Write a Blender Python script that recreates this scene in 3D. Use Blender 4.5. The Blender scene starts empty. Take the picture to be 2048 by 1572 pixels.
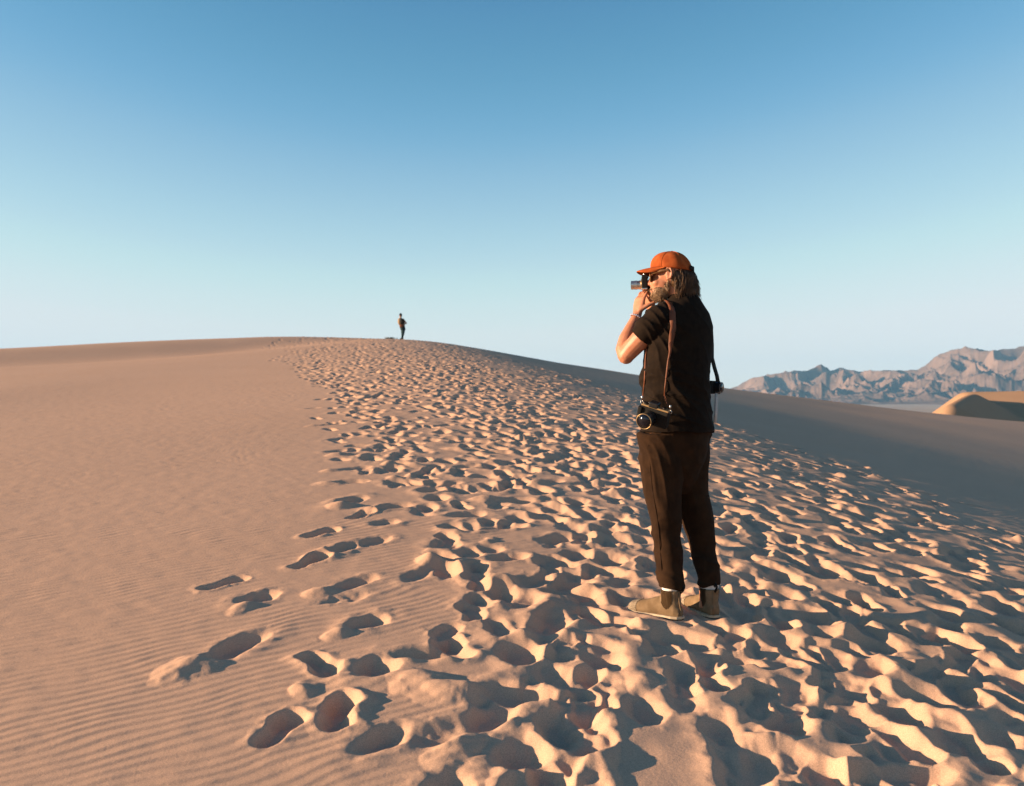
import bpy, bmesh, math, random
import numpy as np
from mathutils import Vector, Matrix
from mathutils.bvhtree import BVHTree

sc = bpy.context.scene
COL = sc.collection
R = math.radians

# ------------------------------------------------------------------ camera
CAM_Z = 1.5
cam_d = bpy.data.cameras.new('camera')
cam = bpy.data.objects.new('camera', cam_d)
COL.objects.link(cam)
cam_d.sensor_width = 70.0
cam_d.lens = 65.0
cam_d.clip_start = 0.05
cam_d.clip_end = 60000
cam.location = (0, 0, CAM_Z)
cam.rotation_euler = (R(90.42), 0, 0)
cam_d.dof.use_dof = True
cam_d.dof.focus_distance = 4.75
cam_d.dof.aperture_fstop = 9.0
sc.camera = cam

# ------------------------------------------------------------------ sky and sun
SUN_EL, SUN_AZ = R(9.8), R(-5)          # low, from the left
SUN_DIR = Vector((-math.cos(SUN_AZ) * math.cos(SUN_EL), math.sin(SUN_AZ) * math.cos(SUN_EL), math.sin(SUN_EL)))
world = bpy.data.worlds.new('World')
sc.world = world
world.use_nodes = True
wn, wl = world.node_tree.nodes, world.node_tree.links
wn.clear()
w_out = wn.new('ShaderNodeOutputWorld')
w_bg = wn.new('ShaderNodeBackground')
w_sky = wn.new('ShaderNodeTexSky')
w_sky.sky_type = 'NISHITA'
w_sky.sun_disc = False
w_sky.sun_elevation = SUN_EL
w_sky.sun_rotation = math.atan2(SUN_DIR.x, SUN_DIR.y)
w_sky.altitude = 0
w_sky.air_density = 0.7
w_sky.dust_density = 0.0
w_sky.ozone_density = 3.0
# film response of the sky: deeper blue overhead, soft shoulder towards the bright horizon
w_sc = wn.new('ShaderNodeVectorMath'); w_sc.operation = 'SCALE'; w_sc.inputs['Scale'].default_value = 0.1
w_cv = wn.new('ShaderNodeRGBCurve')
SKY_CURVES = (((0, 0), (.03, .035), (.045, .095), (.06, .18), (.075, .32), (.10, .50), (.13, .67), (.165, .80), (.21, .89), (.5, .95), (1, .98)),
              ((0, 0), (.07, .145), (.108, .335), (.135, .46), (.168, .61), (.22, .79), (.27, .90), (.40, .95), (1, .98)),
              ((0, 0), (.13, .29), (.23, .585), (.315, .80), (.45, .94), (.64, .98), (1, 1)))
for c, pts in enumerate(SKY_CURVES):
    cu = w_cv.mapping.curves[c]
    cu.points[0].location = pts[0]; cu.points[1].location = pts[-1]
    for p in pts[1:-1]:
        cu.points.new(*p)
w_cv.mapping.update()
w_bg.inputs['Strength'].default_value = 0.15
wl.new(w_sky.outputs['Color'], w_sc.inputs[0])
wl.new(w_sc.outputs['Vector'], w_cv.inputs['Color'])
wl.new(w_cv.outputs['Color'], w_bg.inputs['Color'])
wl.new(w_bg.outputs['Background'], w_out.inputs['Surface'])

sun_d = bpy.data.lights.new('sun', 'SUN')
sun_d.energy = 2.12
sun_d.angle = R(0.53)
sun_d.color = (1.0, 0.725, 0.475)
sun = bpy.data.objects.new('sun', sun_d)
COL.objects.link(sun)
sun.rotation_euler = SUN_DIR.to_track_quat('Z', 'Y').to_euler()

sc.view_settings.view_transform = 'Standard'
sc.view_settings.look = 'None'
sc.view_settings.exposure = 2.58
sc.view_settings.gamma = 1.0
sc.view_settings.use_curve_mapping = False
sc.cycles.use_denoising = True
sc.cycles.max_bounces = 5
sc.cycles.diffuse_bounces = 3
sc.cycles.volume_bounces = 1

# ------------------------------------------------------------------ helpers
def tag(o, label=None, cat=None, group=None, kind=None):
    for k, v in (('label', label), ('category', cat), ('group', group), ('kind', kind)):
        if v:
            o[k] = v
    return o

def mesh_np(name, V, Fq, smooth=True):
    me = bpy.data.meshes.new(name)
    V = np.asarray(V, np.float32); Fq = np.asarray(Fq, np.int32)
    n = Fq.shape[1]
    me.vertices.add(len(V)); me.vertices.foreach_set('co', V.ravel())
    me.loops.add(Fq.size); me.loops.foreach_set('vertex_index', Fq.ravel())
    me.polygons.add(len(Fq)); me.polygons.foreach_set('loop_start', np.arange(len(Fq), dtype=np.int32) * n)
    me.polygons.foreach_set('use_smooth', np.full(len(Fq), smooth))
    me.update(calc_edges=True)
    return me

def link(name, me, mat=None, parent=None):
    o = bpy.data.objects.new(name, me)
    COL.objects.link(o)
    if mat:
        me.materials.clear(); me.materials.append(mat)
    if parent:
        o.parent = parent
    return o

def empty(name, loc):
    o = bpy.data.objects.new(name, None)
    o.location = loc; o.empty_display_size = 0.2
    COL.objects.link(o)
    return o

RNG = np.random.default_rng(7)
LAT = RNG.random((16, 256, 256)).astype(np.float32)
def vnoise(x, y, k=0):
    """smooth value noise, about -1..1"""
    xi = np.floor(x).astype(np.int64); yi = np.floor(y).astype(np.int64)
    fx = x - xi; fy = y - yi
    fx = fx * fx * fx * (fx * (fx * 6 - 15) + 10); fy = fy * fy * fy * (fy * (fy * 6 - 15) + 10)
    L = LAT[k % 16]
    a = L[xi & 255, yi & 255]; b = L[(xi + 1) & 255, yi & 255]
    c = L[xi & 255, (yi + 1) & 255]; d = L[(xi + 1) & 255, (yi + 1) & 255]
    return ((a * (1 - fx) + b * fx) * (1 - fy) + (c * (1 - fx) + d * fx) * fy) * 2 - 1
def fbm(x, y, k=0, n=4, g=0.5):
    s = 0; a = 1; t = 0
    for i in range(n):
        s = s + a * vnoise(x * 2 ** i + 13.7 * i, y * 2 ** i - 7.3 * i, k + i); t += a; a *= g
    return s / t
def sstep(a, b, x):
    t = np.clip((x - a) / (b - a), 0, 1)
    return t * t * (3 - 2 * t)

def new_mat(name, col, rough=0.9, spec=0.2):
    m = bpy.data.materials.new(name); m.use_nodes = True
    b = m.node_tree.nodes['Principled BSDF']
    b.inputs['Base Color'].default_value = (*col, 1)
    b.inputs['Roughness'].default_value = rough
    b.inputs['Specular IOR Level'].default_value = spec
    return m

def noise_mat(name, c1, c2, scale, rough=0.9, spec=0.2, bump=0.0, bscale=None, bdist=0.002, stretch=None, detail=4):
    """two colours mixed by noise in object space, with an optional fine bump"""
    m = new_mat(name, c1, rough, spec)
    n, l = m.node_tree.nodes, m.node_tree.links
    b = n['Principled BSDF']
    tc = n.new('ShaderNodeTexCoord')
    mp = n.new('ShaderNodeMapping')
    if stretch:
        mp.inputs['Scale'].default_value = stretch
    l.new(tc.outputs['Object'], mp.inputs['Vector'])
    t = n.new('ShaderNodeTexNoise'); t.inputs['Scale'].default_value = scale; t.inputs['Detail'].default_value = detail
    l.new(mp.outputs['Vector'], t.inputs['Vector'])
    rp = n.new('ShaderNodeValToRGB')
    rp.color_ramp.elements[0].position = 0.35; rp.color_ramp.elements[1].position = 0.65
    rp.color_ramp.elements[0].color = (*c1, 1); rp.color_ramp.elements[1].color = (*c2, 1)
    l.new(t.outputs['Fac'], rp.inputs['Fac']); l.new(rp.outputs['Color'], b.inputs['Base Color'])
    if bump:
        t2 = n.new('ShaderNodeTexNoise'); t2.inputs['Scale'].default_value = bscale or scale * 3; t2.inputs['Detail'].default_value = 3
        l.new(mp.outputs['Vector'], t2.inputs['Vector'])
        bp = n.new('ShaderNodeBump'); bp.inputs['Strength'].default_value = bump; bp.inputs['Distance'].default_value = bdist
        l.new(t2.outputs['Fac'], bp.inputs['Height']); l.new(bp.outputs['Normal'], b.inputs['Normal'])
    return m

# ------------------------------------------------------------------ sand
def sand_material(name, c1, c2):
    m = new_mat(name, c1, 1.0, 0.1)
    n, l = m.node_tree.nodes, m.node_tree.links
    b = n['Principled BSDF']
    b.inputs['Diffuse Roughness'].default_value = 0.0
    tc = n.new('ShaderNodeTexCoord')
    big = n.new('ShaderNodeTexNoise'); big.inputs['Scale'].default_value = 0.35; big.inputs['Detail'].default_value = 5
    grain = n.new('ShaderNodeTexNoise'); grain.inputs['Scale'].default_value = 260; grain.inputs['Detail'].default_value = 2
    for t in (big, grain):
        l.new(tc.outputs['Object'], t.inputs['Vector'])
    mx = n.new('ShaderNodeMix'); mx.data_type = 'RGBA'
    mx.inputs['A'].default_value = (*c1, 1); mx.inputs['B'].default_value = (*c2, 1)
    l.new(big.outputs['Fac'], mx.inputs['Factor'])
    mr = n.new('ShaderNodeMapRange')
    mr.inputs['From Min'].default_value = 0.3; mr.inputs['From Max'].default_value = 0.7
    mr.inputs['To Min'].default_value = 0.78; mr.inputs['To Max'].default_value = 1.2
    l.new(grain.outputs['Fac'], mr.inputs['Value'])
    ml = n.new('ShaderNodeVectorMath'); ml.operation = 'SCALE'
    l.new(mx.outputs['Result'], ml.inputs[0]); l.new(mr.outputs['Result'], ml.inputs['Scale'])
    l.new(ml.outputs['Vector'], b.inputs['Base Color'])
    bp = n.new('ShaderNodeBump'); bp.inputs['Strength'].default_value = 0.55; bp.inputs['Distance'].default_value = 0.0013
    l.new(grain.outputs['Fac'], bp.inputs['Height'])
    crumb = n.new('ShaderNodeTexNoise'); crumb.inputs['Scale'].default_value = 75; crumb.inputs['Detail'].default_value = 3
    l.new(tc.outputs['Object'], crumb.inputs['Vector'])
    bp2 = n.new('ShaderNodeBump'); bp2.inputs['Strength'].default_value = 0.5; bp2.inputs['Distance'].default_value = 0.0022
    l.new(crumb.outputs['Fac'], bp2.inputs['Height']); l.new(bp.outputs['Normal'], bp2.inputs['Normal'])
    l.new(bp2.outputs['Normal'], b.inputs['Normal'])
    return m

SAND = sand_material('pale dune sand', (0.55, 0.333, 0.216), (0.60, 0.370, 0.246))

RY = np.array([-20, 0, 3, 6.8, 12.8, 17.4, 25, 41, 64, 90, 150.])
RX = np.array([7.5, 5.2, 4.6, 3.9, 3.1, 2.6, 1.5, -1.1, -4.6, -8, -15.])
UT = np.array([-400, -60, -30, -10, -6, -4.5, -3, -1.5, 0, 2, 5, 10, 20, 40, 70, 400.])
US = np.array([0.02, .03, .038, .035, .03, 0.01, -.035, -.09, -.15, -.18, -.178, -.162, -.132, -.09, -.03, 0.])
UG = np.linspace(-400, 400, 16001)
cs = np.convolve(np.pad(np.interp(UG, UT, US), 15, 'edge'), np.ones(31) / 31, 'valid')
CG = np.concatenate([[0], np.cumsum((cs[1:] + cs[:-1]) / 2 * np.diff(UG))]); CG -= np.interp(-5.2, UG, CG)
YT = np.array([-400, -60, -20, 0, 20, 35, 50, 60, 66, 75, 95, 160, 220, 2000])
YS = np.array([0, .0, .05, .09, .092, .092, .085, .078, .05, .0, -.06, -.06, -.0, 0])
YG = np.linspace(-400, 2000, 24001)
ys_ = np.convolve(np.pad(np.interp(YG, YT, YS), 20, 'edge'), np.ones(41) / 41, 'valid')
AG = np.concatenate([[0], np.cumsum((ys_[1:] + ys_[:-1]) / 2 * np.diff(YG))]); AG -= np.interp(0, YG, AG)
PLAIN_Z = -6.0
def base(x, y):
    """the bare dune: climbs away from the camera, rounds over to a shaded flank on the right"""
    u = x - np.interp(y, RY, RX)
    z = np.interp(y, YG, AG) + np.interp(u, UG, CG)
    q = (x + 21) * 0.62 - (y - 48) * 0.78              # a low swell across the far left slope
    z = z + 0.40 * (np.exp(-((q + 4) / 5.5) ** 2) - np.exp(-((q - 4) / 5.5) ** 2)) * sstep(-8, -16, x) * sstep(30, 40, y)
    z = z + 0.05 * vnoise(x / 7, y / 9, 3) * sstep(2, 14, y)
    r = np.hypot(x, y)
    t = sstep(85, 260, r)
    return z * (1 - t) + (PLAIN_Z - 1.0) * t

# polar sheet: fine where the camera looks, coarse round about
def steps(a, b, f):
    r = [a]
    while r[-1] < b:
        r.append(r[-1] * (1 + f(r[-1])))
    return r
rr = steps(0.35, 2.3, lambda r: 0.05)
rr = rr[:-1] + steps(rr[-1], 78, lambda r: float(np.interp(r, [2.3, 4, 10, 30, 78], [.0026, .0024, .0031, .0042, .0060])))
rr = np.array(rr[:-1] + steps(rr[-1], 420, lambda r: 0.03))
pp = np.concatenate([np.linspace(-180, -60, 30)[:-1], np.linspace(-60, -33, 55)[:-1], np.linspace(-33, 33, 930),
                     np.linspace(33, 60, 55)[1:], np.linspace(60, 180, 30)[1:-1]])
ph = np.radians(pp)
NR, NP = len(rr), len(ph)
GX = rr[:, None] * np.sin(ph)[None]; GY = rr[:, None] * np.cos(ph)[None]
GB = base(GX, GY)
# wind ripples
wx = GX + 0.14 * vnoise(GX * 1.1, GY * 1.1, 4) + 0.03 * vnoise(GX * 4, GY * 4, 5)
wy = GY + 0.14 * vnoise(GX * 1.1 + 9, GY * 1.1, 6) + 0.03 * vnoise(GX * 4, GY * 4 + 5, 7)
rp = (wx * 0.55 - wy * 0.835) / 0.068
rw = rp - np.floor(rp)
prof = np.where(rw < 0.68, sstep(0, 0.68, rw), 1 - sstep(0.68, 1.0, rw))
ramp = 0.00095 * (0.7 + 0.5 * vnoise(GX * 0.9, GY * 0.9, 8) + 0.5 * vnoise(GX * 4 + GY * 2, GY * 3, 10)) * (np.clip(0.9 + rr / 9, 0, 2.2) * np.clip(1.5 - rr / 17, 0.0, 1))[:, None]
BY = [2.0, 3.3, 4.6, 6.7, 9.4, 12.2, 16.5, 25, 40, 64]
B_SPARSE = [-0.5, -0.75, -0.9, -1.3, -1.9, -2.5, -3.6, -5.9, -10.0, -16.5]
B_DENSE = [0.15, 0.2, 0.3, 0.2, -0.5, -1.3, -2.3, -4.6, -8.0, -12.0]
B_RIGHT = [4.6, 4.6, 4.5, 4.6, 4.7, 5.0, 4.3, 3.0, 0.4, -4.5]
trod = sstep(-0.5, 0.3, GX - np.interp(GY, BY, B_DENSE)) * sstep(0.4, -0.6, GX - np.interp(GY, BY, B_RIGHT)) * (GY > 0)
D = (prof - 0.5) * ramp * 2 * (1 - 0.92 * trod)
D += trod * 0.016 * fbm(GX * 2.6, GY * 2.6, 13, 3)
D += 0.0018 * fbm(GX * 9, GY * 9, 9, 2) + 0.004 * fbm(GX * 0.6, GY * 0.6, 2, 2)
DIST = np.zeros_like(D)

def window(x, y, rad):
    r0 = math.hypot(x, y); p0 = math.atan2(x, y); dp = rad / max(r0, 0.3)
    i0, i1 = np.searchsorted(rr, [r0 - rad, r0 + rad]); j0, j1 = np.searchsorted(ph, [p0 - dp, p0 + dp])
    return slice(i0, i1), slice(j0, j1)

def sole_sd(p, q, L, W, side):
    """signed distance-like field of a shoe sole, heel at -L/2, toe at +L/2"""
    t = np.clip(p / L + 0.5, 0, 1)
    hw = W * np.interp(t, [0, .12, .3, .45, .7, .88, 1], [.32, .38, .36, .33, .48, .42, .22])
    c = side * W * 0.08 * np.sin((t - 0.2) * 3.0)
    dq = np.abs(q - c) - hw
    dp = np.abs(p) - L / 2 + 0.03
    return np.where(dp > 0, np.hypot(dp, np.maximum(dq + 0.03, 0)) - 0.03, dq)

def stamp(x, y, ang, kind, s, rnd, fine=True):
    rad = 0.62 * max(1.0, s)
    si, sj = window(x, y, rad)
    gx, gy = GX[si, sj], GY[si, sj]
    if gx.size < 6:
        return
    ox, oy = gx - x, gy - y
    k1 = rnd.randint(0, 15); o1 = rnd.random() * 50
    if fine:
        ox = ox + 0.020 * vnoise(gx * 7 + o1, gy * 7, k1) + 0.007 * vnoise(gx * 23, gy * 23 + o1, k1 + 2)
        oy = oy + 0.020 * vnoise(gx * 7, gy * 7 + o1, k1 + 1) + 0.007 * vnoise(gx * 23 + o1, gy * 23, k1 + 3)
    ca, sa = math.cos(ang), math.sin(ang)
    p = ox * ca + oy * sa; q = -ox * sa + oy * ca
    d = D[si, sj]
    near = (np.abs(p) < 0.2) & (np.abs(q) < 0.12)
    ref = float(d[near].mean()) * 0.7 if near.any() else 0.0
    side = rnd.choice((-1, 1))
    slope = 0.0
    if kind == 'b':
        L, W = 0.30 * rnd.uniform(.93, 1.06), 0.118 * rnd.uniform(.92, 1.08)
        sd = sole_sd(p, q, L, W, side)
        dep = 0.034 * s * rnd.uniform(.8, 1.25)
        wall = max(rnd.uniform(.014, .024), dep * .6)
        floor = 1 + 0.35 * (p / L) * rnd.choice((-1, 1, 1)) - 0.10 * np.cos(p * 34)
    else:
        L, W = rnd.uniform(.20, .30) * (0.85 + 0.15 * s), rnd.uniform(.12, .165) * (0.85 + 0.15 * s)
        e = np.sqrt((p / (L / 2)) ** 2 + (q / (W / 2)) ** 2)
        sd = (e - 1) * W * 0.5
        dep = 0.040 * s * rnd.uniform(.8, 1.2)
        wall = max(rnd.uniform(.03, .045), dep * 1.05)
        floor = 1 + 0.5 * (p / L)
    if kind != 'm':
        m = 1 - sstep(-wall, wall * 0.75, sd)
        tgt = ref - dep * floor + 0.004 * vnoise(gx * 16, gy * 16 + o1, k1 + 4)
        mm = 1 - sstep(-wall * 0.2, wall * 1.5, sd)
        d = d * (1 - mm) + (ref * 0.6 + d * 0.4) * mm
        d = d * (1 - m) + tgt * m
        th = np.arctan2(q, p)
        rimv = 0.55 + 0.45 * np.cos(th - rnd.uniform(0, 6.28)) + 0.5 * vnoise(gx * 11 + o1, gy * 11, k1 + 5)
        rim = dep * rnd.uniform(.12, .30) * np.clip(rimv, 0, 2) * np.exp(-((sd - wall * 1.1) / (wall * 1.1)) ** 2)
        d = d + rim * (1 - m)
        DIST[si, sj] = np.maximum(DIST[si, sj], 1 - sstep(0.02, 0.10, sd))
    if kind in 'wm':
        # sand thrown out behind, a crisp-toed heap
        off = (-(L * 0.62 + rnd.uniform(.03, .09)) if kind == 'w' else 0.0); lat = rnd.uniform(-.05, .05)
        ml, mw = rnd.uniform(.13, .20) * s, rnd.uniform(.075, .115) * s
        e = np.sqrt(((p - off) / ml) ** 2 + ((q - lat) / mw) ** 2)
        e = e + 0.16 * vnoise(gx * 8 + o1, gy * 8, k1 + 6)
        e = np.maximum(e, 0)
        hp = np.clip(1 - e ** 1.35, 0, 1) * rnd.uniform(.018, .034) * s
        keep = 1 if kind == 'm' else sstep(-0.01, 0.03, sd)
        d = d + hp * keep
        DIST[si, sj] = np.maximum(DIST[si, sj], np.clip((1.2 - e) * 3, 0, 1))
    D[si, sj] = d

NEAR_PRINTS = [(-1.25, 4.33, 67, 'w', 1.15), (-1.62, 5.36, 55, 'b', 1.0), (-1.36, 5.06, 70, 'w', 0.8), (-1.3, 6.51, 59, 'b', 1.1), (-1.07, 6.09, 63, 'w', 1.1), (-1.23, 5.77, 66, 'b', 1.2), (-0.91, 6.24, 59, 'c', 0.8), (-0.88, 5.29, 55, 'w', 1.0), (-0.89, 5.01, 37, 'c', 0.5), (-0.7, 4.63, 62, 'w', 0.8), (-0.83, 4.08, -53, 'b', 1.2), (-0.57, 4.04, 87, 'c', 1.1), (-0.64, 3.6, 92, 'b', 1.2), (-0.85, 3.47, 80, 'b', 1.2), (-0.45, 3.36, 47, 'c', 1.0), (-0.25, 4.26, 98, 'b', 1.2), (-0.38, 4.18, 7, 'c', 1.0), (-0.2, 4.76, 103, 'b', 0.7), (-0.06, 4.53, -67, 'c', 0.7), (0.03, 4.2, -75, 'w', 1.1), (-0.09, 3.53, 63, 'w', 1.0), (0.04, 3.74, -7, 'w', 0.9), (-0.4, 5.52, -72, 'w', 1.1), (-0.42, 6.66, -74, 'c', 1.0), (-0.02, 5.81, 32, 'c', 0.9), (0.3, 6.32, 32, 'c', 1.0), (-0.09, 6.64, 27, 'c', 0.9), (-0.02, 5.05, -79, 'w', 1.1), (0.06, 4.95, 78, 'c', 0.8), (0.18, 4.59, 72, 'c', 0.9), (0.33, 5.29, 24, 'c', 0.9), (0.14, 5.33, 73, 'c', 0.8), (-0.33, 7.05, 31, 'c', 0.9), (0.3, 3.86, 73, 'b', 1.1), (0.17, 3.93, -59, 'c', 0.7), (-1.28, 7.62, 66, 'w', 1.2), (-1.44, 8.49, 16, 'w', 1.0), (-1.51, 9.21, 32, 'w', 0.8), (-1.68, 10.11, 21, 'w', 0.9), (-1.76, 10.81, 24, 'c', 0.8), (-1.13, 7.09, 74, 'b', 1.0), (-0.91, 7.36, 30, 'w', 0.9), (-0.69, 8.06, 74, 'c', 1.0), (-0.56, 8.34, 57, 'c', 0.8), (-0.8, 9.1, 84, 'b', 1.0), (-0.9, 6.8, 47, 'c', 0.7), (-1.92, 10.41, 45, 'c', 0.7), (-0.24, 9.25, -49, 'w', 1.0), (-0.28, 8.12, -52, 'c', 0.8), (0.04, 7.64, 4, 'w', 0.9), (0.22, 8.15, -58, 'c', 1.0), (-0.54, 5.45, 72, 'c', 0.6), (-0.44, 6.29, 101, 'b', 0.7), (-0.21, 5.41, 80, 'c', 0.6), (0.26, 6.99, -42, 'w', 0.9), (0.27, 5.74, -47, 'c', 0.8), (0.47, 6.32, 76, 'b', 0.9), (-0.8, 3.8, -90, 'm', 0.7), (-0.34, 3.86, -46, 'm', 1.3), (0.41, 4.7, -69, 'b', 1.1), (0.39, 4.13, -63, 'w', 1.0), (0.79, 4.43, -39, 'c', 1.0), (0.17, 3.44, -79, 'w', 1.0), (-0.27, 3.4, 56, 'c', 0.5), (-2.07, 11.48, 50, 'c', 0.7), (-2.46, 13.01, 28, 'w', 0.7), (-2.68, 14.6, 32, 'c', 0.7), (-3.48, 17.26, 26, 'c', 0.8), (-4.19, 20.48, 8, 'c', 0.7), (-4.96, 23.64, 27, 'c', 0.7), (-3.26, 15.55, 20, 'c', 0.7)]

rnd = random.Random(11)
# people walk up and down the dune: lines of alternate left and right prints
cand = []
for w_i in range(52):
    q = rnd.random()
    lane = 0.30 + 0.70 * q ** 1.05 if w_i > 5 else rnd.uniform(0.0, 0.30)
    up = rnd.random() < 0.5; gait = rnd.uniform(.58, .76); half = rnd.uniform(.06, .12); size = rnd.uniform(.75, 1.15)
    kinds = rnd.choice(('bbbc', 'bcw', 'ccw', 'bbw', 'bccw'))
    k_n = rnd.randint(0, 15); ph_n = rnd.uniform(0, 60); fresh = rnd.random()
    y = 1.6 + rnd.random(); foot = 1
    y_min = 8.0 if lane < 0.24 else 1.0
    while y < 64:
        xs, xd, xr = (float(np.interp(y, BY, b)) for b in (B_SPARSE, B_DENSE, B_RIGHT))
        L = lane + 0.13 * float(vnoise(np.array(y / 7.0 + ph_n), np.array(0.3), k_n)) + 0.05 * float(vnoise(np.array(y / 2.1 + ph_n), np.array(4.3), k_n))
        t = min(max((L - 0.30) / 0.70, 0), 1)
        x = xd + t * (xr - 0.4 - xd) if L >= 0.30 else xs + (L / 0.30) * (xd - xs)
        dx = (float(np.interp(y + 1, BY, B_DENSE)) - float(np.interp(y - 1, BY, B_DENSE))) / 2 * (1 - t) - 0.12 * t
        if y > y_min:
            head = math.atan2(1, dx) + (0 if up else math.pi) + rnd.gauss(0, .16) + (foot if up else -foot) * -.12
            cand.append((fresh + rnd.uniform(0, .8), x + foot * half + rnd.gauss(0, .05), y + rnd.gauss(0, .04), head, rnd.choice(kinds), size * rnd.uniform(.58, .95)))
        foot = -foot; y += gait * rnd.uniform(.85, 1.15)
for _ in range(70):                                         # the sand nearest the camera is trodden all over
    y = rnd.uniform(2.2, 4.4)
    cand.append((rnd.uniform(.6, 1.6), rnd.uniform(0.15, 2.6), y, math.pi / 2 + rnd.choice((0, math.pi)) + rnd.gauss(0, .4), rnd.choice('bbc'), rnd.uniform(.6, .95)))
for _ in range(420):                                        # and some who wander across
    y = 1.8 + 40 * rnd.random() ** 1.8
    xd, xr = (float(np.interp(y, BY, b)) for b in (B_DENSE, B_RIGHT))
    cand.append((rnd.uniform(0, 1.2), rnd.uniform(xd, xr), y, rnd.uniform(0, 6.28), rnd.choice('bcw'), rnd.uniform(.7, 1.2)))
cand.sort()
for (_, x, y_, head, k, s_) in cand:
    stamp(x, y_, head, k, s_, rnd, fine=y_ < 30)
for (x, y_, a, k, s) in NEAR_PRINTS:
    stamp(x, y_, R(a), k, s, rnd)
# trodden sand under the photographer's boots
FEET = [((0.722, 4.765), R(139.8)), ((0.962, 4.838), R(107.5))]
for (fx, fy), fa in FEET:
    si, sj = window(fx, fy, 0.5)
    ox, oy = GX[si, sj] - fx, GY[si, sj] - fy
    p = ox * math.cos(fa) + oy * math.sin(fa); q = -ox * math.sin(fa) + oy * math.cos(fa)
    sd = np.hypot(np.maximum(np.abs(p) - 0.11, 0), np.maximum(np.abs(q) - 0.015, 0)) - 0.035
    m = 1 - sstep(-0.01, 0.11, sd)
    D[si, sj] = D[si, sj] * (1 - m) + (-0.006 + 0.02 * sstep(0.015, 0.05, sd) * (1 - sstep(0.05, 0.11, sd))) * m
# churned sand is granular
D += DIST * (0.0035 * fbm(GX * 13, GY * 13, 12, 2) + 0.0030 * np.maximum(0, vnoise(GX * 31, GY * 31, 14)) ** 2) * np.clip(1.3 - rr / 20, 0, 1)[:, None]

# dry sand slumps to its angle of repose
n_slump = int(np.searchsorted(rr, 17.0)); j0_, j1_ = np.searchsorted(pp, [-36, 36])
Zs = (GB + D)[:n_slump, j0_:j1_]
dr = np.diff(rr[:n_slump])[:, None]; dpv = (rr[:n_slump, None] * np.diff(ph[j0_:j1_])[None])
for _ in range(14):
    g = Zs[1:] - Zs[:-1]; ex = np.sign(g) * np.maximum(np.abs(g) - 0.60 * dr, 0) * 0.24
    Zs[:-1] += ex; Zs[1:] -= ex
    g = Zs[:, 1:] - Zs[:, :-1]; ex = np.sign(g) * np.maximum(np.abs(g) - 0.60 * dpv, 0) * 0.24
    Zs[:, :-1] += ex; Zs[:, 1:] -= ex
D[:n_slump, j0_:j1_] = Zs - GB[:n_slump, j0_:j1_]

def ground_z(x, y):
    """height of the finished sand at a point (bilinear in the polar sheet)"""
    r = math.hypot(x, y); a = math.atan2(x, y)
    i = int(np.clip(np.searchsorted(rr, r), 1, NR - 1)); j = int(np.clip(np.searchsorted(ph, a), 1, NP - 1))
    return float(base(np.array(x), np.array(y))) + float(D[i - 1:i + 1, j - 1:j + 1].mean())

GZ = GB + D
V = np.stack([GX, GY, GZ], -1).reshape(-1, 3)
idx = np.arange(NR * NP).reshape(NR, NP)
nx = np.roll(idx, -1, 1)
Fq = np.stack([idx[:-1], idx[1:], nx[1:], nx[:-1]], -1).reshape(-1, 4)[:, ::-1]
# close the small hole under the camera with a ring of quads onto the centre
me = mesh_np('sand_dune', V, Fq)
dune = tag(link('sand_dune', me, SAND), 'long pale sand dune covered in footprints and wind ripples', kind='structure')
cv = [Vector((0, 0, float(base(np.array(0.), np.array(0.)))))]
bm = bmesh.new()
ring = [bm.verts.new(V[k]) for k in range(0, NP)]
c0 = bm.verts.new(cv[0])
for k in range(NP):
    bm.faces.new((ring[k], c0, ring[(k + 1) % NP]))
cm = bpy.data.meshes.new('sand_under_camera'); bm.to_mesh(cm); bm.free()
tag(link('sand_underfoot', cm, SAND), 'sand patch closing the dune sheet', kind='structure')

# ------------------------------------------------------------------ desert floor
PLAINM = noise_mat('pale desert floor', (0.40, 0.31, 0.24), (0.50, 0.40, 0.32), 0.004, 1.0, 0.05, detail=6)
pr = np.concatenate([[60], np.geomspace(120, 15500, 50)]); pa = np.radians(np.linspace(0, 360, 181)[:-1])
PX = pr[:, None] * np.sin(pa); PY = pr[:, None] * np.cos(pa)
PZ = PLAIN_Z - 0.3 - 30 * sstep(300, 3000, pr)[:, None] + 0 * PX + 1.2 * fbm(PX / 300, PY / 300, 1, 3) * sstep(300, 900, pr)[:, None]
Vp = np.stack([PX, PY, PZ], -1).reshape(-1, 3)
ix = np.arange(PX.size).reshape(PX.shape); nx = np.roll(ix, -1, 1)
plain = link('desert_floor', mesh_np('desert_floor', Vp, np.stack([ix[:-1], nx[:-1], nx[1:], ix[1:]], -1).reshape(-1, 4)), PLAINM)
tag(plain, 'flat pale desert floor between the dunes and the mountains', kind='structure')

# ------------------------------------------------------------------ neighbouring dune at the right edge
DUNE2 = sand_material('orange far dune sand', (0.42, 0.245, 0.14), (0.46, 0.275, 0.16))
nx_, ny_ = 240, 200
xs = np.linspace(40, 150, nx_); ysn = np.linspace(90, 215, ny_)
DX, DY = np.meshgrid(xs, ysn)
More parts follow.
